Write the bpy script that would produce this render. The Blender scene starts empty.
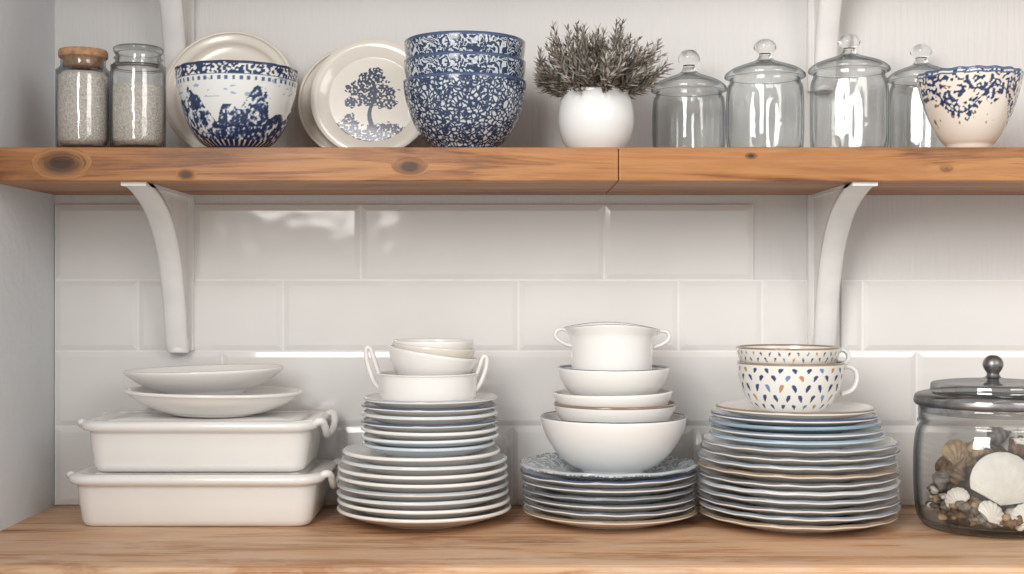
import bpy, math, random
from mathutils import Vector, Matrix, noise
random.seed(7)
CZ=1.247      # eye height
SH=1.440      # shelf top
CT=0.900      # worktop top
pi=math.pi
# ------------------------------------------------------------ materials
def newmat(name):
    m=bpy.data.materials.new(name); m.use_nodes=True
    nt=m.node_tree; b=nt.nodes['Principled BSDF']
    return m,nt,b
def N(nt,t,**k):
    n=nt.nodes.new(t)
    for a,v in k.items(): setattr(n,a,v)
    return n
def ramp(nt,stops):
    r=N(nt,'ShaderNodeValToRGB'); e=r.color_ramp.elements
    while len(e)<len(stops): e.new(0.5)
    for i,(p,c) in enumerate(stops):
        e[i].position=p; e[i].color=(*c,1)
    return r
def noisen(nt,vec,scale,detail=3,dist=0,rough=.5):
    n=N(nt,'ShaderNodeTexNoise'); n.inputs['Scale'].default_value=scale
    n.inputs['Detail'].default_value=detail; n.inputs['Distortion'].default_value=dist
    n.inputs['Roughness'].default_value=rough
    nt.links.new(vec,n.inputs['Vector']); return n
def mapping(nt,vec,sc,loc=(0,0,0)):
    m=N(nt,'ShaderNodeMapping'); m.inputs['Scale'].default_value=sc; m.inputs['Location'].default_value=loc
    nt.links.new(vec,m.inputs['Vector']); return m.outputs[0]
def bump(nt,b,h,strength,dist=.001):
    bp=N(nt,'ShaderNodeBump'); bp.inputs['Strength'].default_value=strength; bp.inputs['Distance'].default_value=dist
    nt.links.new(h,bp.inputs['Height']); nt.links.new(bp.outputs[0],b.inputs['Normal'])
def ceramic(name,c,rough=.18,var=.03,coat=.3):
    m,nt,b=newmat(name)
    tc=N(nt,'ShaderNodeTexCoord')
    n=noisen(nt,tc.outputs['Object'],18,4)
    r=ramp(nt,[(.3,tuple(max(0,x*(1-var)-.0) for x in c)),(.7,c)])
    nt.links.new(n.outputs['Fac'],r.inputs[0]); nt.links.new(r.outputs[0],b.inputs['Base Color'])
    b.inputs['Roughness'].default_value=rough; b.inputs['Coat Weight'].default_value=coat
    b.inputs['Coat Roughness'].default_value=.08
    return m
def painted(name):
    m,nt,b=newmat(name)
    a=N(nt,'ShaderNodeAttribute'); a.attribute_name='Col'
    nt.links.new(a.outputs['Color'],b.inputs['Base Color'])
    b.inputs['Roughness'].default_value=.16; b.inputs['Coat Weight'].default_value=.4
    return m
def patterned(name,mode,scale,bg,fg):
    m,nt,b=newmat(name)
    tc=N(nt,'ShaderNodeTexCoord')
    if mode=='cells':
        nz=noisen(nt,tc.outputs['Object'],90,2)
        mx=N(nt,'ShaderNodeMixRGB'); mx.inputs[0].default_value=.012
        nt.links.new(tc.outputs['Object'],mx.inputs[1]); nt.links.new(nz.outputs['Color'],mx.inputs[2])
        v=N(nt,'ShaderNodeTexVoronoi',feature='DISTANCE_TO_EDGE'); v.inputs['Scale'].default_value=scale
        nt.links.new(mx.outputs[0],v.inputs['Vector'])
        r=ramp(nt,[(.11,fg),(.18,tuple(.5*(x+y) for x,y in zip(fg,bg))),(.26,bg)])
        nt.links.new(v.outputs['Distance'],r.inputs[0])
    else:
        # lace-like scrolls: rings of a distorted noise field
        n=noisen(nt,tc.outputs['Object'],scale,2,.8,.5)
        w=N(nt,'ShaderNodeMath',operation='MULTIPLY'); w.inputs[1].default_value=38; nt.links.new(n.outputs['Fac'],w.inputs[0])
        s=N(nt,'ShaderNodeMath',operation='SINE'); nt.links.new(w.outputs[0],s.inputs[0])
        r=ramp(nt,[(.0,fg),(.22,fg),(.60,bg)])
        s2=N(nt,'ShaderNodeMath',operation='MULTIPLY_ADD'); s2.inputs[1].default_value=.5; s2.inputs[2].default_value=.22; nt.links.new(s.outputs[0],s2.inputs[0])
        nt.links.new(s2.outputs[0],r.inputs[0])
    nt.links.new(r.outputs[0],b.inputs['Base Color'])
    b.inputs['Roughness'].default_value=.16; b.inputs['Coat Weight'].default_value=.4
    return m
def plain(name,c,rough=.5,metal=0,nscale=40,var=.25,bmp=0):
    m,nt,b=newmat(name)
    tc=N(nt,'ShaderNodeTexCoord'); n=noisen(nt,tc.outputs['Object'],nscale,5)
    r=ramp(nt,[(.3,tuple(x*(1-var) for x in c)),(.7,tuple(min(1,x*(1+var*.4)) for x in c))])
    nt.links.new(n.outputs['Fac'],r.inputs[0]); nt.links.new(r.outputs[0],b.inputs['Base Color'])
    b.inputs['Roughness'].default_value=rough; b.inputs['Metallic'].default_value=metal
    if bmp: bump(nt,b,n.outputs['Fac'],bmp)
    return m
def glassmat(name,edge=(.30,.35,.37),mid=(.975,.982,.982),refl=.07):
    m=bpy.data.materials.new(name); m.use_nodes=True; nt=m.node_tree; nt.nodes.clear()
    out=N(nt,'ShaderNodeOutputMaterial'); mix=N(nt,'ShaderNodeMixShader')
    t=N(nt,'ShaderNodeBsdfTransparent'); g=N(nt,'ShaderNodeBsdfGlossy'); g.inputs['Roughness'].default_value=.04
    tc=N(nt,'ShaderNodeTexCoord'); nz=noisen(nt,tc.outputs['Object'],25,2)
    bp=N(nt,'ShaderNodeBump'); bp.inputs['Strength'].default_value=.35; bp.inputs['Distance'].default_value=.004
    nt.links.new(nz.outputs['Fac'],bp.inputs['Height']); nt.links.new(bp.outputs[0],g.inputs['Normal'])
    lw=N(nt,'ShaderNodeLayerWeight'); lw.inputs['Blend'].default_value=.5
    r=ramp(nt,[(.55,mid),(.93,edge)]); nt.links.new(lw.outputs['Facing'],r.inputs[0]); nt.links.new(r.outputs[0],t.inputs['Color'])
    p=N(nt,'ShaderNodeMath',operation='POWER'); p.inputs[1].default_value=4; nt.links.new(lw.outputs['Facing'],p.inputs[0])
    q=N(nt,'ShaderNodeMath',operation='MULTIPLY_ADD'); q.inputs[1].default_value=.4; q.inputs[2].default_value=refl
    nt.links.new(p.outputs[0],q.inputs[0]); nt.links.new(q.outputs[0],mix.inputs[0])
    nt.links.new(t.outputs[0],mix.inputs[1]); nt.links.new(g.outputs[0],mix.inputs[2]); nt.links.new(mix.outputs[0],out.inputs[0])
    return m
def wood(name,stops,knots=(),rough=.45,gs=(1.1,16,16),worn=None,fine=.40,wf=.8):
    m,nt,b=newmat(name)
    tc=N(nt,'ShaderNodeTexCoord'); vec=tc.outputs['Object']; kn=None
    for (kx,ky,kz,kr) in knots:
        s=N(nt,'ShaderNodeVectorMath',operation='SUBTRACT'); s.inputs[1].default_value=(kx,ky,kz); nt.links.new(tc.outputs['Object'],s.inputs[0])
        mu=N(nt,'ShaderNodeVectorMath',operation='MULTIPLY'); mu.inputs[1].default_value=(.75,.4,1.4); nt.links.new(s.outputs[0],mu.inputs[0])
        l=N(nt,'ShaderNodeVectorMath',operation='LENGTH'); nt.links.new(mu.outputs[0],l.inputs[0])
        mr=N(nt,'ShaderNodeMapRange',interpolation_type='SMOOTHSTEP'); mr.inputs[1].default_value=kr*.2; mr.inputs[2].default_value=kr; mr.inputs[3].default_value=1; mr.inputs[4].default_value=0
        nt.links.new(l.outputs['Value'],mr.inputs[0])
        if kn is None: kn=mr.outputs[0]
        else:
            a=N(nt,'ShaderNodeMath',operation='MAXIMUM'); nt.links.new(kn,a.inputs[0]); nt.links.new(mr.outputs[0],a.inputs[1]); kn=a.outputs[0]
    base=mapping(nt,vec,gs)
    if kn is not None:
        c=N(nt,'ShaderNodeCombineXYZ'); nt.links.new(kn,c.inputs[2]); nt.links.new(kn,c.inputs[1])
        ad=N(nt,'ShaderNodeVectorMath',operation='ADD'); nt.links.new(base,ad.inputs[0]); nt.links.new(c.outputs[0],ad.inputs[1]); base=ad.outputs[0]
    n=noisen(nt,base,1.8,6,.7,.55)
    w=N(nt,'ShaderNodeMath',operation='MULTIPLY'); w.inputs[1].default_value=38; nt.links.new(n.outputs['Fac'],w.inputs[0])
    sn=N(nt,'ShaderNodeMath',operation='SINE'); nt.links.new(w.outputs[0],sn.inputs[0])
    sm=N(nt,'ShaderNodeMath',operation='MULTIPLY_ADD'); sm.inputs[1].default_value=.07; nt.links.new(sn.outputs[0],sm.inputs[0]); nt.links.new(n.outputs['Fac'],sm.inputs[2])
    f=noisen(nt,mapping(nt,vec,(8,200,200)),1.0,6,.3,.7)
    sf=N(nt,'ShaderNodeMath',operation='MULTIPLY_ADD'); sf.inputs[1].default_value=fine; nt.links.new(f.outputs['Fac'],sf.inputs[0]); nt.links.new(sm.outputs[0],sf.inputs[2])
    bl=noisen(nt,mapping(nt,vec,(3,6,9)),1.6,5,.5,.6)
    s2=N(nt,'ShaderNodeMath',operation='MULTIPLY_ADD'); s2.inputs[1].default_value=.34; nt.links.new(bl.outputs['Fac'],s2.inputs[0]); nt.links.new(sf.outputs[0],s2.inputs[2])
    s3=N(nt,'ShaderNodeMath',operation='SUBTRACT'); s3.inputs[1].default_value=.24; nt.links.new(s2.outputs[0],s3.inputs[0])
    r=ramp(nt,stops); nt.links.new(s3.outputs[0],r.inputs[0]); col=r.outputs[0]
    if worn:
        wn=noisen(nt,mapping(nt,vec,(5,14,14)),1.3,8,.6,.7); wr=ramp(nt,[(.44,(0,0,0)),(.62,(wf,wf,wf))]); nt.links.new(wn.outputs['Fac'],wr.inputs[0])
        mx=N(nt,'ShaderNodeMixRGB'); mx.inputs[2].default_value=(*worn,1); nt.links.new(wr.outputs[0],mx.inputs[0]); nt.links.new(col,mx.inputs[1]); col=mx.outputs[0]
    if kn is not None:
        mx=N(nt,'ShaderNodeMixRGB'); mx.inputs[2].default_value=(.035,.011,.004,1); 
        k2=N(nt,'ShaderNodeMath',operation='MULTIPLY'); k2.inputs[1].default_value=.94; nt.links.new(kn,k2.inputs[0])
        nt.links.new(k2.outputs[0],mx.inputs[0]); nt.links.new(col,mx.inputs[1]); col=mx.outputs[0]
    nt.links.new(col,b.inputs['Base Color']); b.inputs['Roughness'].default_value=rough
    bump(nt,b,s3.outputs[0],.45,.002)
    return m

WHITE=ceramic('white_ceramic',(.88,.865,.84))
CREAM=ceramic('cream_ceramic',(.79,.73,.65))
COOL=ceramic('cool_white_ceramic',(.84,.845,.84))
PALEB=ceramic('pale_blue_ceramic',(.66,.72,.77))
BLUE=ceramic('blue_glaze',(.27,.37,.46))
GREY=ceramic('grey_blue_glaze',(.46,.50,.53))
DARK=ceramic('dark_glaze_rim',(.11,.12,.14))
SLATE=ceramic('slate_blue_rim',(.22,.26,.32))
BROWN=ceramic('brown_glaze_rim',(.26,.18,.12))
NAVY=ceramic('navy_glaze_line',(.06,.09,.18))
PAINT=painted('hand_painted_ceramic')
CELLS=patterned('blue_cell_pattern','cells',150,(.62,.66,.70),(.026,.044,.098))
FLORAL=patterned('blue_floral_pattern','noise',68,(.60,.64,.68),(.024,.042,.095))
LACE=patterned('grey_lace_pattern','noise',42,(.68,.70,.71),(.22,.28,.34))
GLASS=glassmat('clear_glass')
SMOKE=glassmat('grey_glass',(.10,.10,.11),(.60,.61,.62),.16)
KN,nt,b=newmat('solid_glass'); b.inputs['Transmission Weight'].default_value=1; b.inputs['Roughness'].default_value=.02; b.inputs['IOR'].default_value=1.45
tc=N(nt,'ShaderNodeTexCoord'); n=noisen(nt,tc.outputs['Object'],10); r=ramp(nt,[(0,(.93,.95,.95)),(1,(.97,.98,.98))]); nt.links.new(n.outputs['Fac'],r.inputs[0]); nt.links.new(r.outputs[0],b.inputs['Base Color'])
METAL=plain('pewter',(.26,.26,.26),.36,.85,60,.3)
CORK=plain('cork',(.50,.27,.14),.8,0,150,.4,.3)
SALT=plain('coarse_salt',(.70,.63,.56),.9,0,420,.5,.8)
LEAF=plain('dried_rosemary_leaf',(.21,.185,.15),.7,0,90,.5)
LEAF2=plain('grey_rosemary_leaf',(.44,.41,.36),.7,0,90,.4)
STEM=plain('rosemary_stem',(.16,.10,.07),.8)
SOIL=plain('soil',(.06,.045,.03),.95,0,100,.5,.5)
PEB1=plain('tan_pebble',(.44,.30,.18),.55,0,120,.5)
PEB2=plain('grey_pebble',(.24,.21,.18),.55,0,120,.5)
SHELL=plain('shell',(.80,.75,.68),.45,0,60,.12,.1)
CONE=plain('brown_shell',(.20,.12,.07),.6,0,120,.6)
BPAINT=plain('bracket_paint',(.83,.82,.805),.4,0,30,.05)

# ------------------------------------------------------------ mesh builder
class MB:
    def __init__(s): s.v=[];s.f=[];s.m=[];s.c=[];s.sm=[]
    def add(s,vs,fs,mat=0,M=None,cols=None,smooth=True):
        o=len(s.v)
        for i,v in enumerate(vs):
            v=Vector(v)
            s.v.append(M@v if M is not None else v)
            s.c.append(cols[i] if cols else (.8,.79,.77))
        for i,f in enumerate(fs):
            s.f.append([o+k for k in f]); s.m.append(mat[i] if isinstance(mat,list) else mat); s.sm.append(smooth)
    def build(s,name,mats,loc=(0,0,0),rot=(0,0,0),parent=None,bevel=0):
        me=bpy.data.meshes.new(name); me.from_pydata([tuple(v) for v in s.v],[],s.f)
        for m in mats: me.materials.append(m)
        me.polygons.foreach_set('material_index',s.m); me.polygons.foreach_set('use_smooth',s.sm)
        a=me.color_attributes.new('Col','FLOAT_COLOR','POINT')
        flat=[]
        for c in s.c: flat+= [c[0],c[1],c[2],1]
        a.data.foreach_set('color',flat)
        me.update()
        ob=bpy.data.objects.new(name,me); bpy.context.collection.objects.link(ob)
        ob.location=loc; ob.rotation_euler=rot
        if parent: ob.parent=parent
        if bevel:
            b=ob.modifiers.new('b','BEVEL'); b.width=bevel; b.segments=3; b.limit_method='ANGLE'
        return ob
def cat(P,n):
    if n<=1: return P
    out=[]; L=len(P)
    for i in range(L-1):
        p0=P[max(i-1,0)];p1=P[i];p2=P[i+1];p3=P[min(i+2,L-1)]
        for k in range(n):
            t=k/n; q=[]
            for a in range(2):
                q.append(.5*((2*p1[a])+(-p0[a]+p2[a])*t+(2*p0[a]-5*p1[a]+4*p2[a]-p3[a])*t*t+(-p0[a]+3*p1[a]-3*p2[a]+p3[a])*t**3))
            out.append(tuple(q))
    out.append(P[-1]); return out
def lathe(mb,P,seg=72,steps=3,mat=0,matfn=None,M=None,disp=None,col=None,sx=1,sy=1):
    neg=min(q[1] for q in P)<0
    P=[(max(r,0),z if neg else max(z,0)) for r,z in cat(P,steps)]; top=max(range(len(P)),key=lambda i:P[i][1])
    vs=[];cols=[];rings=[];fs=[];ms=[]
    for i,(r,z) in enumerate(P):
        if r<1e-5:
            rings.append([len(vs)]); vs.append((0,0,z)); cols.append(col(0,0,z,i<=top) if col else (.8,.79,.77)); continue
        ring=[]
        for k in range(seg):
            th=2*pi*k/seg; rr,zz=r,z
            if disp: rr,zz=disp(th,r,z)
            ring.append(len(vs)); vs.append((rr*math.cos(th)*sx,rr*math.sin(th)*sy,zz))
            cols.append(col(th,r,z,i<=top) if col else (.8,.79,.77))
        rings.append(ring)
    for i in range(len(rings)-1):
        a,b=rings[i],rings[i+1]
        mi=matfn(.5*(P[i][0]+P[i+1][0]),.5*(P[i][1]+P[i+1][1]),i<top) if matfn else mat
        if len(a)==1 and len(b)==1: continue
        for k in range(seg):
            k2=(k+1)%seg
            if len(a)==1: fs.append([a[0],b[k2],b[k]])
            elif len(b)==1: fs.append([a[k],a[k2],b[0]])
            else: fs.append([a[k],a[k2],b[k2],b[k]])
            ms.append(mi)
    mb.add(vs,fs,ms,M,cols)
def tube(mb,pts,rad,seg=10,mat=0,M=None,steps=6,flat=1.0):
    P=[Vector(p) for p in pts]; Q=[]
    L=len(P)
    for i in range(L-1):
        p0=P[max(i-1,0)];p1=P[i];p2=P[i+1];p3=P[min(i+2,L-1)]
        for k in range(steps):
            t=k/steps
            Q.append(.5*((2*p1)+(-p0+p2)*t+(2*p0-5*p1+4*p2-p3)*t*t+(-p0+3*p1-3*p2+p3)*t**3))
    Q.append(P[-1])
    vs=[];fs=[];nrm=None
    for i,q in enumerate(Q):
        t=(Q[min(i+1,len(Q)-1)]-Q[max(i-1,0)]).normalized()
        if nrm is None:
            nrm=t.orthogonal().normalized()
            if abs(t.y)<.9: nrm=(Vector((0,1,0))-t*t.y).normalized()
        nrm=(nrm-t*nrm.dot(t)).normalized(); bn=t.cross(nrm)
        rr=rad(i/(len(Q)-1)) if callable(rad) else rad
        for k in range(seg):
            a=2*pi*k/seg; vs.append(q+nrm*math.cos(a)*rr*flat+bn*math.sin(a)*rr)
    for i in range(len(Q)-1):
        for k in range(seg):
            k2=(k+1)%seg; fs.append([i*seg+k,i*seg+k2,(i+1)*seg+k2,(i+1)*seg+k])
    fs.append(list(range(seg))[::-1]); fs.append([(len(Q)-1)*seg+k for k in range(seg)])
    mb.add(vs,fs,mat,M)
def box(mb,x0,x1,y0,y1,z0,z1,mat=0):
    vs=[(x,y,z) for x in(x0,x1) for y in(y0,y1) for z in(z0,z1)]
    fs=[[0,1,3,2],[4,6,7,5],[0,4,5,1],[2,3,7,6],[0,2,6,4],[1,5,7,3]]
    mb.add(vs,fs,mat,smooth=False)
def rrect(mb,a,b,c,P,mat=0,M=None,steps=1,n=8):
    P=cat(P,steps); vs=[];fs=[]
    rings=[]
    for (o,z) in P:
        ring=[]; A=a+o;B=b+o;C=max(c+o,.002)
        for q,(sx_,sy_) in enumerate([(1,1),(-1,1),(-1,-1),(1,-1)]):
            for k in range(n+1):
                th=q*pi/2+k/n*pi/2
                ring.append(len(vs)); vs.append((sx_*(A-C)+C*math.cos(th),sy_*(B-C)+C*math.sin(th),z))
        rings.append(ring)
    for i in range(len(rings)-1):
        r1,r2=rings[i],rings[i+1];L=len(r1)
        for k in range(L): fs.append([r1[k],r1[(k+1)%L],r2[(k+1)%L],r2[k]])
    fs.append(rings[0][::-1]); fs.append(rings[-1])
    mb.add(vs,fs,mat,M)

def bowlP(r,h,fr,fh=.008,t=.003,p=1.6,n=22,lip=0):
    P=[(0,fh*.7),(fr*.82,fh*.7),(fr*.86,0),(fr*.98,0),(fr,fh*.8)]
    def f(k): return (1-(1-k)**p)**(1/p)
    for i in range(1,n+1):
        k=i/n; P.append((fr+(r-fr)*f(k)+lip*k**8,fh+(h-fh)*k))
    P.append((r-t*.5+lip,h+t*.45))
    for i in range(n,0,-1):
        k=i/n; P.append((max(fr+(r-fr)*f(k)-t+lip*k**8,.001),fh+t*.8+(h-fh-t*.8)*k))
    P.append((fr*.6,fh+t*.9)); P.append((0,fh+t*.8)); return P
def plateP(r,h,t=.0042,fr=.55):
    return [(0,.0025),(r*(fr-.05),.0025),(r*(fr-.03),0),(r*(fr+.01),0),(r*(fr+.03),.003),(r*(fr+.14),.005),(r*.85,h*.58),(r-.0045,h-.0022),(r-.0009,h-.0012),(r,h+.0009),
            (r-.0010,h+.0030),(r-.0045,h+.0034),(r*.94,h+.0010),(r*.84,h*.60+t),(r*(fr+.13),.0055+t*.75),(r*(fr+.02),.0062),(r*.3,.0055),(0,.0055)]
def empty(name,loc):
    e=bpy.data.objects.new(name,None); bpy.context.collection.objects.link(e); e.location=loc; e.empty_display_size=.05; return e
def wav(r0,n,amp,za=0,ph=0):
    def d(th,r,z):
        k=max(0,(r/r0-.6)/.4)**2
        return r*(1+amp*k*math.cos(n*th+ph)), z+za*k*math.cos(n*th+ph)
    return d

# ------------------------------------------------------------ room
def wallmat(name,c,rib):
    m,nt,b=newmat(name); tc=N(nt,'ShaderNodeTexCoord')
    n=noisen(nt,tc.outputs['Object'],3,4)
    r=ramp(nt,[(.3,tuple(x*.95 for x in c)),(.7,c)]); nt.links.new(n.outputs['Fac'],r.inputs[0]); nt.links.new(r.outputs[0],b.inputs['Base Color'])
    b.inputs['Roughness'].default_value=.75
    h=noisen(nt,mapping(nt,tc.outputs['Object'],rib),1,4); bump(nt,b,h.outputs['Fac'],.6,.003)
    return m
WB=wallmat('painted_wall',(.76,.755,.745),(160,160,10))
WL=wallmat('cool_painted_wall',(.73,.76,.79),(60,60,60))
mb=MB(); box(mb,-.75,1.7,0,.08,0,2.6); mb.build('wall_back',[WB])
mb=MB(); box(mb,-.807,-.727,-1.5,.08,0,2.6); mb.build('wall_left',[WL])
FL=plain('floor_stone',(.42,.39,.35),.6,0,6,.2)
mb=MB(); box(mb,-1.8,1.8,-3.2,.08,-.05,0); mb.build('floor',[FL])

# tiles
TM,nt,b=newmat('white_glazed_tile'); tc=N(nt,'ShaderNodeTexCoord')
n=noisen(nt,tc.outputs['Object'],7,3); r=ramp(nt,[(.3,(.79,.78,.76)),(.7,(.83,.82,.80))]); nt.links.new(n.outputs['Fac'],r.inputs[0]); nt.links.new(r.outputs[0],b.inputs['Base Color'])
b.inputs['Roughness'].default_value=.11; b.inputs['Coat Weight'].default_value=.3
n2=noisen(nt,tc.outputs['Object'],9,2); bump(nt,b,n2.outputs['Fac'],.30,.012)
GR=plain('grout',(.90,.89,.88),.85,0,40,.05)
mb=MB()
rows=[(.0111,.1304,[[-.725,-.504,-.240,.1463,.383]]),
      (-.1017,.0111,[[-.725,-.593,-.363,.0103,.264,.397,.474],[.523,.556,.90,1.2]]),
      (-.221,-.1017,[[-.725,-.46,-.12,.19,.44,.642,.95,1.2]]),
      (-.345,-.221,[[-.725,-.58,-.27,.0,.29,.56,.80,1.2]])]
g=.0016; bw=.008
for z0,z1,spans in rows:
    for E in spans:
        box(mb,E[0],E[-1],-.0042,-.0002,CZ+z0,CZ+z1,1)
        for x0,x1 in zip(E[:-1],E[1:]):
            X0,X1,Z0,Z1=x0+g,x1-g,CZ+z0+g,CZ+z1-g
            w=min(bw,(X1-X0)*.25)
            vs=[(X0,-.002,Z0),(X1,-.002,Z0),(X1,-.002,Z1),(X0,-.002,Z1),
                (X0,-.0047,Z0),(X1,-.0047,Z0),(X1,-.0047,Z1),(X0,-.0047,Z1),
                (X0+w,-.0070,Z0+bw),(X1-w,-.0070,Z0+bw),(X1-w,-.0070,Z1-bw),(X0+w,-.0070,Z1-bw)]
            fs=[]
            for a in (0,4):
                for k in range(4):
                    k2=(k+1)%4; fs.append([a+k,a+k2,a+4+k2,a+4+k])
            fs.append([8,9,10,11]); mb.add(vs,fs,0,smooth=False)
mb.build('wall_tiles',[TM,GR])

# shelf
SW=wood('stained_pine',[(.34,(.050,.014,.004)),(.47,(.16,.052,.013)),(.60,(.32,.122,.033)),(.80,(.44,.195,.062))],
   knots=[(-.622,-.273,1.417,.034),(-.141,-.273,1.413,.021),(.60,-.25,1.410,.014),(.33,-.273,1.428,.008),(-.45,-.273,1.402,.012)],rough=.40,worn=(.47,.24,.10),wf=.2)
mb=MB(); box(mb,-.727,.1467,-.273,-.001,1.393,1.440); box(mb,.1475,1.5,-.2725,-.001,1.393,1.4400)
mb.build('wooden_shelf',[SW],bevel=.002)
mb=MB(); box(mb,-.727,1.5,-.273,-.001,1.803,1.850); mb.build('storage_plank',[SW],bevel=.003)

# brackets
prof=[(-.262,.1435),(-.235,.1385),(-.194,.128),(-.15,.110),(-.117,.087),(-.09,.058),(-.073,.030),(-.06,.0),(-.05,-.03),(-.043,-.06),(-.036,-.088),(-.028,-.102)]
def bracket(name,x,dz):
    mb=MB(); C=cat(prof,5)
    w=.0125
    vs=[];fs=[]
    for y,z in C: vs+=[(-w,y+.004,z),(-w,-.006,z),(w,-.006,z),(w,y+.004,z)]
    for i in range(len(C)-1):
        a=i*4;b=a+4
        fs+=[[a,b,b+1,a+1],[a+3,a+2,b+2,b+3],[a,a+3,b+3,b],[a+1,b+1,b+2,a+2]]
    fs+=[[0,1,2,3],[(len(C)-1)*4+k for k in (3,2,1,0)]]
    mb.add(vs,fs,0,smooth=False)
    W=.0175
    sec=[(-W,.0085),(-W,.002),(-W+.004,-.0015),(0,-.003),(W-.004,-.0015),(W,.002),(W,.0085)]
    vs=[];fs=[];n=len(sec)
    for i,(y,z) in enumerate(C):
        a=C[max(i-1,0)];b=C[min(i+1,len(C)-1)]
        t=Vector((b[0]-a[0],b[1]-a[1])).normalized(); nr=Vector((-t.y,t.x))
        if nr.x<0: nr=-nr
        for sx_,d in sec: vs.append((sx_,y+nr.x*d,min(z+nr.y*d,.1455)))
    for i in range(len(C)-1):
        for k in range(n): fs.append([i*n+k,i*n+(k+1)%n,(i+1)*n+(k+1)%n,(i+1)*n+k])
    fs+=[list(range(n)),[(len(C)-1)*n+k for k in range(n)][::-1]]
    mb.add(vs,fs,0)
    box(mb,-W,W,-.264,-.002,.1405,.1458)
    box(mb,-.0215,.0215,-.012,-.0005,-.100,.1458)
    tube(mb,[(0,-.006,-.085),(0,-.020,-.098),(0,-.022,-.104)],lambda t:.0175*(1-.15*t*t),20,flat=1.0,steps=5)
    mb.build(name,[BPAINT],loc=(x,0,CZ+dz))
bracket('shelf_bracket',-.525,0); bracket('shelf_bracket',.49,0); bracket('corbel',-.525,.41); bracket('corbel',.49,.41)
mb=MB(); box(mb,.476,.519,-.010,-.0005,CZ+.194,CZ+.50); box(mb,.476,.519,-.007,-.0005,CZ-.10,CZ+.145)
mb.build('trim_1',[BPAINT],bevel=.002)

# worktop
CW=wood('worn_oak',[(.34,(.19,.07,.026)),(.47,(.37,.175,.075)),(.60,(.55,.31,.165)),(.82,(.66,.42,.25))],rough=.5,gs=(1.3,13,13),worn=(.66,.47,.33),wf=.7)
mb=MB()
P=[(-.0,.860),(-.447,.860),(-.452,.866),(-.453,.893),(-.450,.898),(-.444,.900),(-.0,.900)]
vs=[(-.727,y-.0,z) for y,z in P]+[(1.5,y,z) for y,z in P]; n=len(P)
mb.add(vs,[list(range(n)),[n+k for k in range(n)][::-1]]+[[k,n+k,n+(k+1)%n,(k+1)%n] for k in range(n)],0,smooth=False)
mb.build('wooden_worktop',[CW],loc=(0,0,0))
mb=MB(); box(mb,-.725,1.5,-.41,-.002,.0,.859)
for i in range(4): box(mb,-.71+i*.55,-.18+i*.55,-.43,-.41,.10,.84); tube(mb,[(-.24+i*.55,-.43,.55),(-.24+i*.55,-.45,.56),(-.24+i*.55,-.45,.64),(-.24+i*.55,-.43,.65)],.005)
mb.build('base_cabinet',[BPAINT],bevel=.003)

# ------------------------------------------------------------ upper shelf objects
def saltjar(x,y,R,H,cork,fill):
    mb=MB()
    nk=R*.82; b=H-(.013 if cork else .0)
    P=[(0,.001),(R*.86,.001),(R*.97,.006),(R,.016),(R,b*.80),(R*.98,b*.86),(nk*1.02,b*.91),(nk,b*.93),(nk,b*.985),(nk*1.03,b),
       (nk*.93,b),(nk*.92,b*.92),(R*.93,b*.84),(R*.95,b*.78),(R*.95,.018),(R*.8,.008),(0,.008)]
    lathe(mb,P,64,2)
    lathe(mb,[(0,.009),(R*.8,.009),(R*.935,.019),(R*.935,fill*H),(R*.8,fill*H+.003),(0,fill*H+.001)],48,1,mat=1)
    if cork:
        lathe(mb,[(0,b-.012),(nk*.88,b-.012),(nk*.9,b),(nk*1.08,b+.001),(nk*1.1,b+.003),(nk*1.1,b+.009),(nk*1.06,b+.012),(0,b+.012)],48,1,mat=2)
    else:
        lathe(mb,[(nk*.9,b-.012),(nk*.9,b-.001),(nk*1.05,b),(nk*1.1,b+.004),(nk*1.0,b+.009),(0,b+.010)],48,2)
        lathe(mb,[(nk*1.02,b*.93),(nk*1.09,b*.945),(nk*1.02,b*.96)],48,2)
    mb.build('spice_jar',[GLASS,SALT,CORK],(x,y,SH))
saltjar(-.6157,-.20,.038,.1475,True,.74); saltjar(-.5366,-.20,.0385,.142,False,.66)

def leaner(name,x,yb,r,tilt,mats,h=.018,seg=96,steps=3,fr=.6):
    mb=MB()
    M=Matrix.Rotation(pi/2-tilt,4,'X')@Matrix.Translation((0,r,0))
    lathe(mb,plateP(r,h,fr=fr),seg,steps,M=M)
    mb.build(name,mats,(x,yb,SH+.001+math.sin(tilt)*.004))
leaner('dinner_plate',-.434,-.081,.102,math.radians(13),[CREAM],h=.015,fr=.66)
leaner('dinner_plate',-.240,-.058,.092,math.radians(12),[CREAM],fr=.66,h=.013)
BL=(.020,.038,.105); BL2=(.08,.125,.24); CR=(.78,.73,.66)
clusters=[(0,.036,.022,.013),(-.018,.022,.020,.011),(.020,.018,.019,.011),(-.004,.006,.018,.010),(-.026,.002,.014,.008),(.024,.0,.016,.008),(.006,.050,.012,.008),
          (-.032,-.038,.018,.013),(.026,-.044,.028,.012),(-.004,-.050,.034,.010),(-.030,-.022,.008,.006)]
def treecol(th,r,z,outer):
    if outer or r>.068: return CR
    u=r*math.cos(th)+.004; v=r*math.sin(th)+.007; c=CR
    nz=noise.noise(Vector((u*300,v*300,2)))
    if abs(u-.003-.004*math.sin(v*90))<.0028+max(0,-v-.01)*.05 and -.048<v<.036: return (.014,.025,.075)
    for cx,cy,a,bb in clusters:
        d=((u-cx)/a)**2+((v-cy)/bb)**2
        if d<1.1+1.1*noise.noise(Vector((u*160,v*160,5))) and nz>-.22:
            return (.014,.025,.075) if nz>-.14 else BL2
    return c
mb=MB(); r=.0945; t=math.radians(11); M=Matrix.Rotation(pi/2-t,4,'X')@Matrix.Translation((0,r,0))
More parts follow.
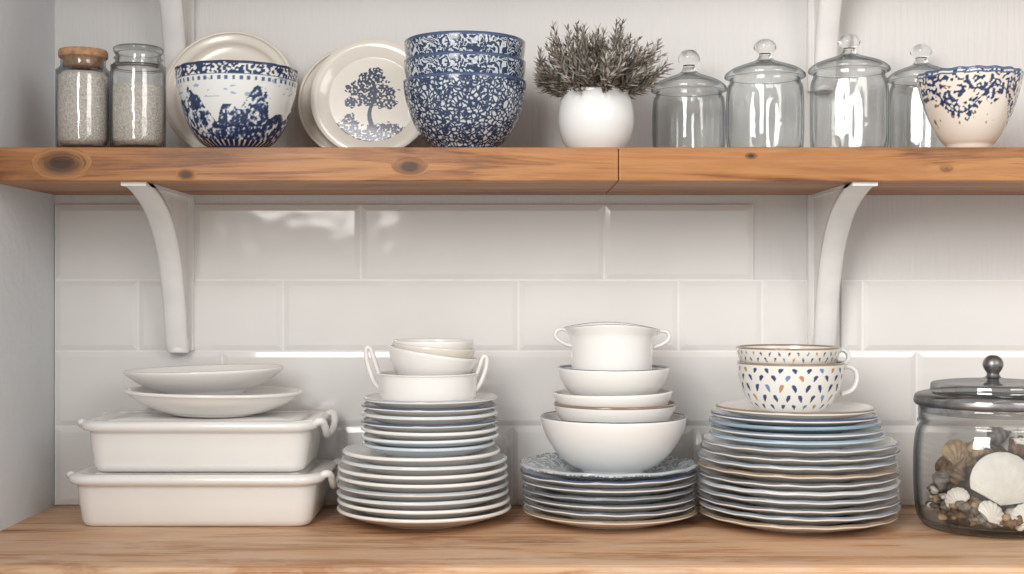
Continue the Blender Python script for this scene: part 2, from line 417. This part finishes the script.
Pq=[(0,.0025),(r*.6,.0025),(r*.62,0),(r*.66,0),(r*.68,.003),(r*.85,.009),(r,.015),(r*.99,.0175),(r*.85,.0125),(r*.72,.0065)]+[(r*.72*(1-k/90),.0060) for k in range(1,90)]+[(0,.006)]
lathe(mb,Pq,360,1,M=M,col=treecol); mb.build('painted_plate',[PAINT],(-.213,-.088,SH+.001))

# toile bowl
def toile(R,H):
    def c(th,r,z,outer):
        if not outer: return (.78,.78,.76) if z<H*.92 else BL2
        x=R*math.cos(th);y=R*math.sin(th)
        base=(.78,.78,.76)
        if z>H*.975: return BL
        if z>H*.87:
            return BL if noise.noise(Vector((x*230,y*230,z*230)))>-.06 else base
        if H*.856<z<H*.87: return BL2
        if H*.79<z<H*.835 and math.sin(th*52)>.25: return BL2
        if z<H*.13:
            return BL if math.sin(th*40)>-.6 or z<H*.09 else base
        hgt=.53+.14*math.sin(th*5+.6)+.08*math.sin(th*11)+.16*noise.noise(Vector((x*60,y*60,3)))
        n=noise.noise(Vector((x*150,y*150,z*190)))+.6*noise.noise(Vector((x*340,y*340,z*380)))
        k=z/H
        if k<hgt:
            lev=n+(.30 if noise.noise(Vector((x*45,y*45,z*60)))>-.12 else -.12)
            if lev>.12: return BL
            if lev>-.06: return BL2
            if lev>-.20: return (.34,.43,.56)
            return base
        if k>.60 and noise.noise(Vector((x*80+4,y*80,z*200)))>.42: return (.34,.43,.56)
        return base
    return c
mb=MB(); lathe(mb,bowlP(.0876,.121,.040,.010,.0035,1.75,n=100),330,1,col=toile(.0876,.121),disp=lambda th,r,z:(r*(1+(.012*math.cos(16*th)*max(0,z/.121-.85)/.15)),z))
mb.build('toile_bowl',[PAINT],(-.400,-.175,SH))

# nested patterned bowls
for i,(mt,dr) in enumerate([(CELLS,0),(FLORAL,-.001),(FLORAL,-.0015)]):
    mb=MB(); lathe(mb,bowlP(.0898+dr,.105,.042,.010,.003,1.7,n=26),96,1,matfn=lambda r,z,o:1 if z>.1015 and o else 0)
    mb.build('patterned_bowl',[mt,NAVY],(-.0686,-.172,SH+i*.0285+(.0005 if i else 0)))

# plant
mb=MB()
lathe(mb,[(0,.002),(.030,.002),(.034,0),(.038,.003),(.049,.020),(.0550,.042),(.0550,.060),(.0515,.078),(.0480,.088),(.0480,.0915),(.0450,.092),(.044,.088),(.047,.076),(.02,.072),(0,.072)],72,4)
lathe(mb,[(0,.082),(.02,.083),(.0445,.080)],32,1,mat=1)
for s in range(230):
    a=random.random()*2*pi; e=random.random()**.70
    rad=.034*math.sqrt(random.random())
    p=Vector((rad*math.cos(a),rad*math.sin(a),.080))
    out=e*1.42
    d=Vector((math.cos(a)*math.sin(out),math.sin(a)*math.sin(out),math.cos(out)+.12)).normalized()
    L=random.uniform(.066,.116)*(1.0 if e<.5 else .85)
    pts=[p];q=p.copy()
    for k in range(6):
        d=(d+Vector((random.uniform(-.12,.12),random.uniform(-.12,.12),random.uniform(-.02,.08)))).normalized()
        q=q+d*L/6
        q.y=min(q.y,.150); q.x=max(q.x,-.082)
        pts.append(q.copy())
    tube(mb,pts,lambda t:.0013*(1-.6*t),5,2,steps=2)
    vs=[];fs=[];ms=[]
    nl=int(L/.0026)
    for j in range(nl):
        t=.25+.75*j/nl; f=t*6; i0=min(int(f),5); c=pts[i0].lerp(pts[i0+1],f-i0); ax=(pts[i0+1]-pts[i0])
        if ax.length<1e-5: ax=Vector((0,0,1))
        ax.normalize()
        o=ax.orthogonal().normalized(); o=Matrix.Rotation(j*2.4+random.random(),3,ax)@o
        ld=(o*1.0+ax*random.uniform(.7,1.5)).normalized(); ll=random.uniform(.012,.021)*(1-.35*max(0,t-.7)/.3); sd=ax.cross(ld).normalized()*.0014
        up=ld.cross(sd).normalized()*.0004
        b0=len(vs); vs+=[c,c+ld*ll*.45+sd+up,c+ld*ll+up*2,c+ld*ll*.45-sd+up]; fs.append([b0,b0+1,b0+2,b0+3]); ms.append(3 if random.random()<.42 else 4)
    mb.add(vs,fs,ms,smooth=False)
mb.build('potted_rosemary',[COOL,SOIL,STEM,LEAF,LEAF2],(.1226,-.17,SH))

# glass jars with lids
def gjar(x,y,R,H,B):
    mb=MB()
    def fl(th,r,z):
        k=max(0,min(1,(z-.01)/.02))*max(0,min(1,(B*.86-z)/.02))
        return r*(1+.014*k*math.cos(14*th)),z
    Rb=R*.96
    P=[(0,.0),(Rb*.85,0),(Rb*.95,.004),(Rb*.98,.014),(Rb,.3*B),(Rb,.7*B),(Rb*.97,.88*B),(Rb*.92,.93*B),(Rb*.90,.985*B),
       (Rb*.86,.985*B),(Rb*.88,.93*B),(Rb*.93,.87*B),(Rb*.955,.7*B),(Rb*.955,.3*B),(Rb*.93,.018),(Rb*.8,.010),(0,.010)]
    lathe(mb,P,84,3,disp=fl)
    s=(H-B)/.071
    L=[(R*.84,-.010),(R*.85,-.001),(R*.99,0),(R*1.0,.0035),(R*.97,.008),(R*.80,.0165),(R*.50,.0245),(R*.28,.030),(.011,.0345)]
    lathe(mb,[(r,B+z*s) for r,z in L],84,3)
    L=[(R*.80,.0125),(R*.50,.0205),(R*.28,.026),(.011,.0290),(0,.029)]
    lathe(mb,[(r,B+z*s) for r,z in L],84,2)
    K=[(0,.0300),(.0105,.0310),(.0110,.035),(.0085,.041),(.010,.0455),(.0155,.051),(.0165,.057),(.0135,.064),(.008,.0695),(0,.071)]
    lathe(mb,[(r,B+z*s) for r,z in K],40,3,mat=1)
    lathe(mb,[(R*.985,B+.0005),(R*1.003,B+.002),(R*.99,B+.0045)],84,2,mat=0)
    mb.build('glass_jar',[GLASS,KN],(x,y,SH))
gjar(.2678,-.10,.0570,.166,.103); gjar(.375,-.14,.0593,.1746,.117); gjar(.4996,-.14,.0593,.182,.126); gjar(.6315,-.06,.0505,.182,.126)

# floral bowl right
def floral(R,H):
    RU=(.30,.15,.09)
    def c(th,r,z,outer):
        x=R*math.cos(th);y=R*math.sin(th); base=(.80,.72,.63); k=z/H
        if k>.975: return BL2
        if not outer:
            return BL2 if k>.86 and noise.noise(Vector((x*160,y*160,z*160)))>.18 else base
        if .93<k<.955: return BL2
        v1=.62+.16*math.sin(th*4.0+.5); v2=.74+.08*math.sin(th*7+2)
        n=noise.noise(Vector((x*210,y*210,z*210))); e=noise.noise(Vector((x*40+9,y*40,z*34)))
        if abs(k-v1)<.010: return BL
        d=min(abs(k-v1),abs(k-v2))
        if d<.11+.12*e and n>.02: return BL if n>.1 else BL2
        if k>.84 and n>.10: return BL
        if .3<k<.8 and noise.noise(Vector((x*120+7,y*120,z*120)))>.50: return RU
        return base
    return c
mb=MB(); lathe(mb,bowlP(.0725,.1116,.031,.010,.003,1.40,n=90),300,1,col=floral(.0725,.1116),disp=wav(.0725,18,.010,.0006)); mb.build('floral_bowl',[PAINT],(.6566,-.20,SH))

# ------------------------------------------------------------ worktop objects
def bakedish(loc,a,b,H,s=1):
    mb=MB()
    P=[(-.022,0),(-.014,.0),(-.009,.003),(-.006,.010),(-.002,.035),(0,H-.018),(.001,H-.015),(.009,H-.013),(.0125,H-.009),(.0125,H-.004),(.010,H-.0005),(.0,H+.001),
       (-.010,H+.0005),(-.014,H-.003),(-.022,H-.003),(-.026,H+.0),(-.06,H+.0015)]
    rrect(mb,a,b,.030,P,steps=1)
    z=H-.006; o=a+.006
    tube(mb,[(o,-.064,z),(o+.007,-.068,z+.005),(o+.013,-.062,z+.003),(o+.015,-.046,z-.010),(o+.013,-.02,z-.019),(o+.013,.02,z-.019),(o+.015,.044,z-.010),(o+.013,.060,z+.002),(o+.007,.066,z+.005),(o,.062,z)],.0056,12,flat=1.0)
    tube(mb,[(-o,-.058,z),(-o-.006,-.060,z+.003),(-o-.010,-.048,z-.001),(-o-.012,-.02,z-.006),(-o-.012,.02,z-.006),(-o-.010,.048,z-.001),(-o-.006,.060,z+.002),(-o,.058,z)],.0050,12)
    mb.build('baking_dish',[WHITE],loc)
bakedish((-.459,-.108,CT),.174,.090,.076); bakedish((-.456,-.108,CT+.0785),.161,.084,.074)
zt=CT+.0785+.0760
mb=MB(); lathe(mb,plateP(.133,.034,fr=.45),96,4,sy=.78,M=Matrix.Rotation(math.radians(1.0),4,'Y')); mb.build('oval_dish',[WHITE],(-.449,-.112,zt+.001))
mb=MB(); lathe(mb,bowlP(.119,.038,.060,.006,.004,1.35,n=14),96,1,sy=.78,M=Matrix.Rotation(math.radians(-1.5),4,'Y')); mb.build('oval_dish',[WHITE],(-.461,-.115,zt+.0310))

def pstack(name,x,y,z0,specs,sp):
    e=empty(name,(x,y,z0)); z=0
    for i,sp_ in enumerate(specs):
        r,base,rim,w=sp_[:4]; h=sp_[4] if len(sp_)>4 else .018
        mb=MB()
        jx,jy=random.uniform(-.0022,.0022),random.uniform(-.0015,.0015)
        lathe(mb,plateP(r,h),120,3,matfn=lambda R_,z_,o:1 if R_>r-.0030 and z_>h+.0012 else 0,disp=wav(r,w[0],w[1],w[2],random.random()*6) if w else None,M=Matrix.Rotation(random.uniform(-.006,.006) if i else 0,4,'Y'))
        mb.build('plate_%d'%(i+1),[base,rim],(jx,jy,z),parent=e)
        z+=sp
    return z0+z
W0=None
pstack('plate_stack',-.132,-.137,CT+.0005,[(.129,CREAM,WHITE,W0,.020),(.128,WHITE,WHITE,W0,.020),(.1275,WHITE,PALEB,W0,.020),(.127,WHITE,GREY,W0,.020),(.126,WHITE,WHITE,W0,.020),(.1255,WHITE,WHITE,W0,.020),(.123,WHITE,PALEB,W0,.020),(.117,WHITE,WHITE,W0,.020)],.0120)
pstack('plate_stack',-.123,-.137,CT+.0975,[(.099,PALEB,PALEB,W0),(.102,PALEB,COOL,W0),(.1015,WHITE,WHITE,W0),(.102,COOL,NAVY,W0),(.101,WHITE,PALEB,W0),(.1005,WHITE,NAVY,W0),(.100,WHITE,GREY,W0)],.0112)
zb=CT+.0975+6*.0112+.0098
mb=MB()
lathe(mb,[(0,.003),(.056,.003),(.058,0),(.062,.0005),(.0700,.008),(.0725,.024),(.073,.042),(.0745,.0445),(.072,.046),(.070,.042),(.068,.010),(.05,.006),(0,.006)],80,3)
tube(mb,[(-.071,0,.042),(-.078,-.002,.062),(-.085,-.002,.082),(-.091,-.002,.080),(-.089,-.002,.060),(-.080,-.002,.034),(-.071,0,.022)],.0036,10,flat=1.8)
tube(mb,[(.071,0,.040),(.077,-.002,.056),(.083,-.002,.070),(.088,-.002,.066),(.086,-.002,.050),(.079,-.002,.032),(.071,0,.020)],.0034,10,flat=1.8)
mb.build('two_handled_mug',[WHITE],(-.125,-.140,zb))
mb=MB(); lathe(mb,bowlP(.0665,.060,.034,.006,.003,1.4,n=16),80,1); mb.build('small_bowl',[WHITE],(-.126,-.14,zb+.016),rot=(0,math.radians(9),0))
mb=MB(); lathe(mb,bowlP(.062,.052,.032,.005,.003,1.4,n=16),80,1); mb.build('small_bowl',[CREAM],(-.120,-.14,zb+.033),rot=(0,math.radians(5),0))
mb=MB(); lathe(mb,bowlP(.060,.047,.030,.005,.003,1.5,n=16),80,1); mb.build('small_bowl',[WHITE],(-.116,-.14,zb+.046),rot=(0,math.radians(0),0))

# stack C
pstack('plate_stack',.144,-.137,CT+.0005,[(.130,CREAM,BROWN,W0),(.127,WHITE,DARK,(14,.006,.0006),.018),(.128,COOL,DARK,W0),(.127,GREY,DARK,(14,.006,.0006)),(.129,WHITE,DARK,W0),(.130,COOL,NAVY,(12,.008,.0006)),(.131,LACE,GREY,(12,.01,.0008))],.0110)
zc=CT+6*.0110+.0065
mb=MB(); lathe(mb,bowlP(.108,.083,.048,.006,.0035,1.6,n=24),96,1,matfn=lambda r,z,o:1 if z>.0818 else 0); mb.build('serving_bowl',[WHITE,DARK],(.150,-.140,zc))
mb=MB(); lathe(mb,bowlP(.0905,.053,.045,.005,.003,1.6,n=18),96,1,matfn=lambda r,z,o:1 if z>.0515 else 0); mb.build('soup_bowl',[WHITE,BROWN],(.152,-.140,zc+.050))
mb=MB(); lathe(mb,bowlP(.0880,.052,.042,.005,.003,1.6,n=18),96,1); mb.build('soup_bowl',[WHITE],(.150,-.140,zc+.067),rot=(0,math.radians(-1),0))
mb=MB(); lathe(mb,bowlP(.0825,.054,.040,.005,.003,1.7,n=20),96,1,disp=wav(.0825,2,.004,.0005),matfn=lambda r,z,o:1 if z>.0528 else 0); mb.build('soup_bowl',[WHITE,SLATE],(.150,-.140,zc+.101))
mb=MB()
def spoutrim(th,r,z):
    k=max(0,(z-.060)/.045)**2
    l=max(0,math.cos(th-pi))**6
    return r*(1+.11*k*l+.05*k*max(0,math.cos(th))**4), z+k*(.0045*math.cos(2*th+pi)) 
lathe(mb,[(0,.002),(.040,.002),(.042,0),(.045,.001),(.054,.012),(.0595,.032),(.0605,.080),(.063,.091),(.0665,.099),(.066,.1008),(.0635,.099),(.0605,.090),(.0575,.080),(.057,.03),(.050,.010),(0,.006)],96,3,matfn=lambda r,z,o:1 if z>.1000 else 0,disp=spoutrim)
for s in(-1,1):
    tube(mb,[(s*.063,0,.089),(s*.072,0,.094),(s*.082,0,.092),(s*.084,0,.083),(s*.075,0,.075),(s*.060,0,.069)],.0030,10,flat=2.0)
mb.build('two_handled_soup_cup',[WHITE,NAVY],(.147,-.140,zc+.1165),rot=(0,math.radians(1),0))

# stack D
wv=(16,.005,.0006)
specs=[(.143,CREAM,BROWN,wv),(.145,WHITE,SLATE,wv),(.1465,WHITE,DARK,wv),(.146,WHITE,SLATE,wv),(.145,WHITE,GREY,wv),(.144,WHITE,DARK,wv),(.145,CREAM,BROWN,wv),(.144,WHITE,SLATE,wv),(.143,WHITE,DARK,wv),(.141,WHITE,SLATE,wv)]
pstack('plate_stack',.419,-.158,CT+.0005,specs,.0115)
zd=CT+.0005+10*.0115
pstack('plate_stack',.416,-.156,zd,[(.127,PALEB,BLUE,W0,.016),(.1245,WHITE,SLATE,W0,.016),(.124,BLUE,BLUE,W0,.016),(.121,WHITE,NAVY,W0,.016),(.115,WHITE,BROWN,W0,.016)],.0096)
zd=zd+4*.0096+.0062
NV=(.035,.055,.15); PC=[NV,NV,(.45,.27,.13),NV,(.16,.25,.42),NV,NV]
def petals(R,H,base,wd=.0030,n=24):
    def c(th,r,z,outer):
        if z>H*.975: return (.30,.22,.16)
        if not outer: return base
        for k,(zk,hh) in enumerate([(.88,.05),(.74,.06),(.55,.08),(.36,.075),(.20,.05)]):
            t=th/(2*pi)*n+(.5 if k%2 else 0); i=int(math.floor(t)); u=(t-i-.5)/n*2*pi*R; v=z-zk*H
            u+=v*.35*(1 if (i+k)%2 else -1)
            w=wd*(1+v/(hh*H)*.55)
            if abs(v)<hh*H and abs(u)<w*math.sqrt(max(0,1-(v/(hh*H))**2)): return PC[(i*5+k*3)%7]
        return base
    return c
mb=MB(); lathe(mb,bowlP(.0775,.077,.040,.006,.003,1.9,n=80),400,1,col=petals(.0775,.077,(.80,.78,.75)))
tube(mb,[(.073,0,.066),(.084,0,.070),(.095,0,.064),(.097,0,.050),(.090,0,.036),(.074,0,.030)],.0036,10,flat=1.7)
mb.build('painted_cup',[PAINT],(.409,-.158,zd))
mb=MB(); lathe(mb,bowlP(.0750,.060,.036,.006,.003,1.6,n=60),300,1,col=petals(.0745,.060,(.80,.77,.72),.0013,34))
tube(mb,[(.070,0,.052),(.080,0,.056),(.088,0,.050),(.087,0,.040),(.075,0,.032)],.0032,10,flat=1.7)
mb.build('painted_cup',[PAINT],(.405,-.158,zd+.0385))

# storage jar with shells
mb=MB()
P=[(0,.001),(.085,.001),(.099,.006),(.107,.022),(.110,.06),(.110,.11),(.106,.140),(.100,.150),(.103,.158),(.103,.176),
   (.100,.176),(.100,.160),(.097,.150),(.103,.138),(.107,.11),(.107,.06),(.103,.022),(.09,.010),(0,.010)]
lathe(mb,P,110,3)
lathe(mb,[(.1032,.150),(.1052,.153),(.1032,.156)],80,2)
lathe(mb,[(.0985,.165),(.104,.1765),(.1075,.1765),(.1095,.181),(.1085,.189),(.104,.193),(.090,.196),(.087,.198),(.086,.206),(.082,.209),(.060,.212),(.025,.214),(.011,.217)],100,3,mat=6)
lathe(mb,[(.1078,.177),(.1100,.181),(.1092,.187)],100,3,mat=1)
lathe(mb,[(0,.213),(.013,.2145),(.011,.217),(.0085,.222),(.012,.228),(.0145,.235),(.012,.243),(.006,.248),(0,.249)],60,3,mat=1)
def blob(c,rx,ry,rz,mat,amp=.12,rot=None,seg=14):
    vs=[];fs=[]; sd=random.random()*50
    R=(Matrix.Rotation(random.random()*6,3,'Z')@Matrix.Rotation(random.uniform(-.7,.7),3,'X')) if rot is None else rot
    K=seg//2+2
    for i in range(K+1):
        ph=pi*i/K
        for k in range(seg):
            th=2*pi*k/seg; d=Vector((math.sin(ph)*math.cos(th),math.sin(ph)*math.sin(th),math.cos(ph)))
            s=1+amp*noise.noise(d*1.7+Vector((sd,0,0)))
            vs.append(Vector(c)+R@Vector((d.x*rx*s,d.y*ry*s,d.z*rz*s)))
    for i in range(K):
        for k in range(seg): fs.append([i*seg+k,(i+1)*seg+k,(i+1)*seg+(k+1)%seg,i*seg+(k+1)%seg])
    mb.add(vs,fs,mat)
def scallop(c,r,mat,rot,thick=.35,ribs=13,rib=.03):
    vs=[];fs=[];nu,nv=40,120
    for side in (1,-1):
        o=len(vs)
        for i in range(nu+1):
            k=i/nu
            for j in range(nv+1):
                a=-1.25+2.5*j/nv
                R0=r*(1.86*math.cos(a*.78)**.8)*(1+rib*.35*math.cos(a*ribs*2.5))
                x=math.sin(a)*R0*k; z=math.cos(a)*R0*k-r*.9
                dome=thick*r*math.sin(pi*min(1,k*.98+.02))**.7*math.cos(a*.95)*(1 if side==1 else .5)
                rr=rib*r*math.cos(a*ribs*2.5)*k*(1-k*.4)
                vs.append(Vector(c)+rot@Vector((x,-side*(dome+rr*(side==1)),z)))
        for i in range(nu):
            for j in range(nv):
                q=o+i*(nv+1)+j; fs.append([q,q+1,q+nv+2,q+nv+1])
    mb.add(vs,fs,mat)
def spiral(c,L,r,mat,rot):
    vs=[];fs=[];n=26;seg=20
    for i in range(n+1):
        t=i/n; R_=r*(math.sin(pi*min(1,t*1.15))**.6 if t<.35 else (1-t)*1.35)*(1+.16*math.sin(t*30)); R_=max(R_,.0003)
        for k in range(seg):
            a=2*pi*k/seg; q=R_*(1+.12*math.cos(a+t*18)); vs.append(Vector(c)+rot@Vector((q*math.cos(a),q*math.sin(a),(t-.4)*L)))
    for i in range(n):
        for k in range(seg): fs.append([i*seg+k,i*seg+(k+1)%seg,(i+1)*seg+(k+1)%seg,(i+1)*seg+k])
    mb.add(vs,fs,mat)
def rr3(x,y,z): return Matrix.Rotation(z,3,'Z')@Matrix.Rotation(y,3,'Y')@Matrix.Rotation(x,3,'X')
for k in range(420):
    a=random.random()*2*pi; rr=math.sqrt(random.random())*.094; z=random.uniform(.014,.040)*(1+.35*math.cos(a-2.6))
    s=random.uniform(.0038,.0075); blob((rr*math.cos(a)*(.93),rr*math.sin(a)*.93,max(z,.018)),s*1.25,s,s*.75,random.choice([2,2,3,3,3,4,5]),.4)
scallop((-.008,-.064,.078),.040,4,rr3(-.15,.2,0),.30,12,.007)
for c,r_,m,ro in [((-.030,-.078,.034),.018,4,rr3(-.6,.6,0)),((.012,-.082,.030),.017,4,rr3(-.5,-.9,0)),((.050,-.066,.040),.020,2,rr3(-.4,.9,0)),((-.068,-.045,.050),.015,4,rr3(-.3,-.5,-.5)),
                  ((.066,-.040,.085),.020,4,rr3(-.2,-.7,.4)),((-.05,-.01,.105),.024,2,rr3(-.4,.5,0)),((.02,.0,.125),.020,4,rr3(-.7,.3,0))]:
    scallop(c,r_,m,ro,.4,9,.04)
for c,L,r_,m,ro in [((.022,-.048,.124),.050,.016,5,rr3(0,1.2,.2)),((.052,-.040,.112),.060,.019,5,rr3(.3,2.2,.0)),((-.040,-.048,.118),.040,.012,2,rr3(0,1.8,.3)),((-.064,-.040,.085),.045,.014,5,rr3(.2,.4,0)),
                    ((.000,-.020,.135),.045,.014,3,rr3(.4,1.4,.8)),((.066,-.040,.060),.050,.016,5,rr3(0,.6,0)),((.03,.03,.11),.06,.022,2,rr3(1,.6,0)),((-.05,.03,.08),.06,.022,5,rr3(.6,2,0)),((.05,.03,.07),.06,.022,3,rr3(.6,1,0)),((-.005,-.088,.022),.030,.008,5,rr3(0,1.5,0))]:
    spiral(c,L,r_,m,ro)
for c,s,m in [((.03,-.02,.10),.018,3),((-.02,-.0,.11),.020,3),((.0,.03,.08),.03,2),((-.03,-.02,.07),.025,5),((.03,-.01,.07),.025,5),((.07,.0,.09),.016,2),((-.075,-.01,.07),.015,3)]:
    blob(c,s*1.2,s,s*.9,m,.5,seg=20)
mb.build('storage_jar',[GLASS,METAL,PEB1,PEB2,SHELL,CONE,SMOKE],(.6945,-.19,CT))

# ------------------------------------------------------------ light & camera
def area(name,loc,target,size,sy,power,col):
    l=bpy.data.lights.new(name,'AREA'); l.shape='RECTANGLE'; l.size=size; l.size_y=sy; l.energy=power; l.color=col
    o=bpy.data.objects.new(name,l); bpy.context.collection.objects.link(o); o.location=loc
    o.rotation_euler=(Vector(target)-Vector(loc)).to_track_quat('-Z','Y').to_euler(); return o
area('window_light',(-1.2,-2.7,2.25),(0.1,0,1.1),1.6,1.5,90,(1.0,.98,.94))
area('room_light',(1.8,-2.8,2.35),(0,0,1.1),1.2,1.2,22,(1,.96,.90))
w=bpy.data.worlds.new('world'); bpy.context.scene.world=w; w.use_nodes=True
w.node_tree.nodes['Background'].inputs[0].default_value=(1,.988,.968,1); w.node_tree.nodes['Background'].inputs[1].default_value=.66
try:
    bpy.context.scene.view_settings.view_transform='Standard'
except Exception: pass
cd=bpy.data.cameras.new('camera'); cd.lens=1300/1024*36; cd.sensor_width=36
co=bpy.data.objects.new('camera',cd); bpy.context.collection.objects.link(co); co.location=(0,-2.067,CZ); co.rotation_euler=(pi/2,0,0)
bpy.context.scene.camera=co
